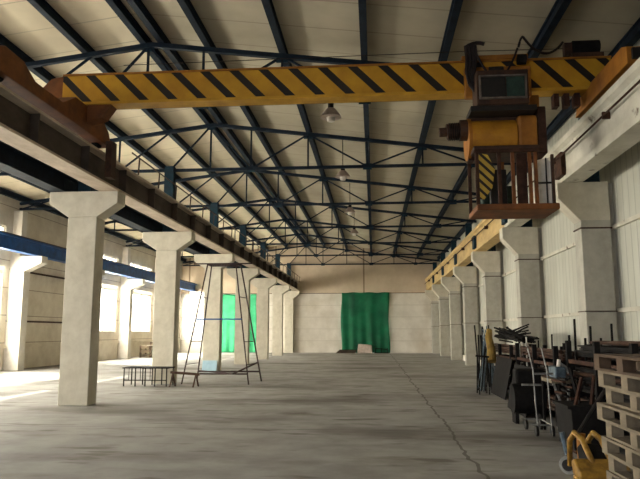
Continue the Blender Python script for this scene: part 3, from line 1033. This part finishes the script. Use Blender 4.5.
# machine box on the shelf
t = thing('machine_vise', 'blue-grey machine with a white knob on the cart shelf', 'machine', (2.95, 10.85, .86))
MB().box(2.86, 3.04, 10.65, 11.05, .865, 1.05).build('body', M['bluegrey'], t, .03)
MB().tube([(2.93, 10.7, 1.05), (2.95, 10.72, 1.16)], .03, 10).build('knob', M['white'], t)
MB().tube([(2.95, 10.75, 1.12), (3.05, 10.72, 1.04), (3.10, 10.70, .92)], .022, 8).build('lever', M['palebar'], t)
# dark motor-like compressor behind the cart
t = thing('compressor', 'black compressor standing on the floor behind the cart', 'compressor', (2.75, 11.9, 0))
MB().tube([(2.45, 12.0, .42), (3.0, 12.0, .42)], .26, 20).build('tank', M['junk'], t)
MB().box(2.5, 2.95, 11.85, 12.15, .68, .95).build('motor', M['junk'], t, .04)
for x in (2.5, 2.95):
    MB().box(x - .03, x + .03, 11.85, 12.15, 0, .22).build('foot', M['junk'], t)
t = thing('scrap_bin', 'black scrap bin on the floor between the cart and the pallets', 'bin', (3.0, 9.3, 0))
m = MB()
m.prism([(2.62, 0.05), (3.05, 0.05), (3.1, .62), (2.56, .62), (2.56, .58), (2.60, .58)], 'y', 9.0, 9.75)
m.build('body', M['junk'], t, .01)
for k, (a, b) in enumerate((((2.7, 9.2, .55), (2.85, 9.3, .98)), ((2.85, 9.4, .55), (2.75, 9.5, 1.1)), ((2.95, 9.3, .55), (3.05, 9.4, 1.0)), ((2.8, 9.6, .55), (2.98, 9.6, .9)))):
    MB().bar(a, b, .035).build('scrap_bar', M['junk'] if k % 2 else M['rust'], t)
for x in (2.68, 2.98):
    MB().box(x - .03, x + .03, 9.05, 9.7, 0, .05).build('skid', M['rust'], t)

# ------------------------------------------------------------------ pallets
def pallet(mat_, loc):
    t = thing('wooden_pallet', '', 'pallet', loc, 'wooden pallets stacked at the lower right')
    lx, ly = .8, 1.2
    x0, y0, z0 = loc[0] - lx / 2, loc[1] - ly / 2, loc[2]
    for i in range(3):
        x = x0 + i * (lx - .10) / 2
        MB().box(x, x + .10, y0, y0 + ly, z0, z0 + .020).build('bottom_board', mat_, t)
        for j in range(3):
            y = y0 + j * (ly - .13) / 2
            MB().box(x + .0, x + .10, y, y + .13, z0 + .0201, z0 + .098).build('block', mat_ if i != 1 else M['wood_dark'], t)  # middle blocks coloured darker to stand for shade inside the pallet
    for j in range(3):
        y = y0 + j * (ly - .13) / 2
        MB().box(x0, x0 + lx, y, y + .13, z0 + .0981, z0 + .118).build('cross_board', mat_, t)
    for i in range(5):
        x = x0 + i * (lx - .12) / 4
        MB().box(x, x + .12, y0, y0 + ly, z0 + .1181, z0 + .140).build('deck_board', mat_, t)
    return t


PX, PY = 2.37, 5.35
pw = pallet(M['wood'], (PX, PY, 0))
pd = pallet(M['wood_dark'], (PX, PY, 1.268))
random.seed(11)
offs = [(-.01, .02), (.02, .0), (.01, -.02), (.03, -.03), (.00, .02), (.02, -.05), (-.02, .03), (.04, -.04), (.00, .01), (-.02, .03)]
PLB = ['bottom pallet of the stack, resting on the floor', 'first pallet resting directly on the bottom pallet', 'third pallet up from the floor in the stack',
       'fourth pallet up from the floor in the stack', 'fifth pallet up from the floor, in the middle of the stack', 'fifth pallet down from the top of the stack', 'fourth pallet down from the top of the stack',
       'third pallet down from the top of the stack', 'pale pallet directly under the dark topmost pallet', 'dark brown topmost pallet of the stack']
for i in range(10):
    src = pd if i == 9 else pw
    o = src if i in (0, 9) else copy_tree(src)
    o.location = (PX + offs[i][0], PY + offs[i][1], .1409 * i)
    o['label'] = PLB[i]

# ------------------------------------------------------------------ pallet jack
t = thing('pallet_jack', 'yellow hand pallet jack standing beside the pallet stack', 'pallet jack', (2.3, 7.1, 0))
for x in (2.13, 2.5):
    MB().box(x - .08, x + .08, 6.05, 7.15, .08, .13).build('fork', M['jack'], t, .01)
    MB().tube([(x - .04, 6.2, .045), (x + .04, 6.2, .045)], .045, 12).build('fork_roller', M['black'], t)
for dx in (-.10, .10):
    m = MB()
    m.tube([(2.27 + dx, 7.66, .12), (2.27 + dx, 7.62, .40), (2.29 + dx, 7.50, .50), (2.31 + dx, 7.32, .46), (2.33 + dx, 7.12, .30), (2.34 + dx, 7.0, .15)], .032, 8)
    m.build('curved_arm', M['jack'], t, smooth=True)
MB().prism([(7.0, .131), (7.5, .16), (7.56, .34), (7.44, .40), (7.28, .34), (7.0, .18)], 'x', 2.22, 2.42).build('pump_housing', M['junk'], t, .02)
MB().prism([(6.9, .131), (7.16, .131), (7.2, .26), (7.12, .30), (6.9, .18)], 'x', 2.05, 2.58).build('fork_bridge', M['jack'], t, .02)
MB().tube([(2.33, 7.74, .14), (2.33, 7.74, .46)], .05, 14).build('hydraulic_pump', M['orange'], t)
for cx_ in (2.20, 2.42):
    sw = MB().tube([(cx_ - .02, 7.78, .1), (cx_ + .01, 7.83, .1)], .10, 20).build('steer_wheel', M['palebar'], t)
    MB().tube([(cx_ - .025, 7.77, .1), (cx_ + .013, 7.835, .1)], .065, 16).build('wheel_hub', M['black'], sw)
MB().tube([(2.2, 7.86, .2), (2.16, 7.88, .45)], .03, 8).build('handle_joint', M['bluegrey'], t)
MB().tube([(2.3, 7.76, .45), (2.5, 7.85, .70), (2.75, 7.95, 1.0)], .02, 8).build('handle_shaft', M['black'], t)
MB().tube([(2.70, 7.85, 1.04), (2.80, 8.08, 1.0)], .018, 8).build('handle_grip', M['black'], t)
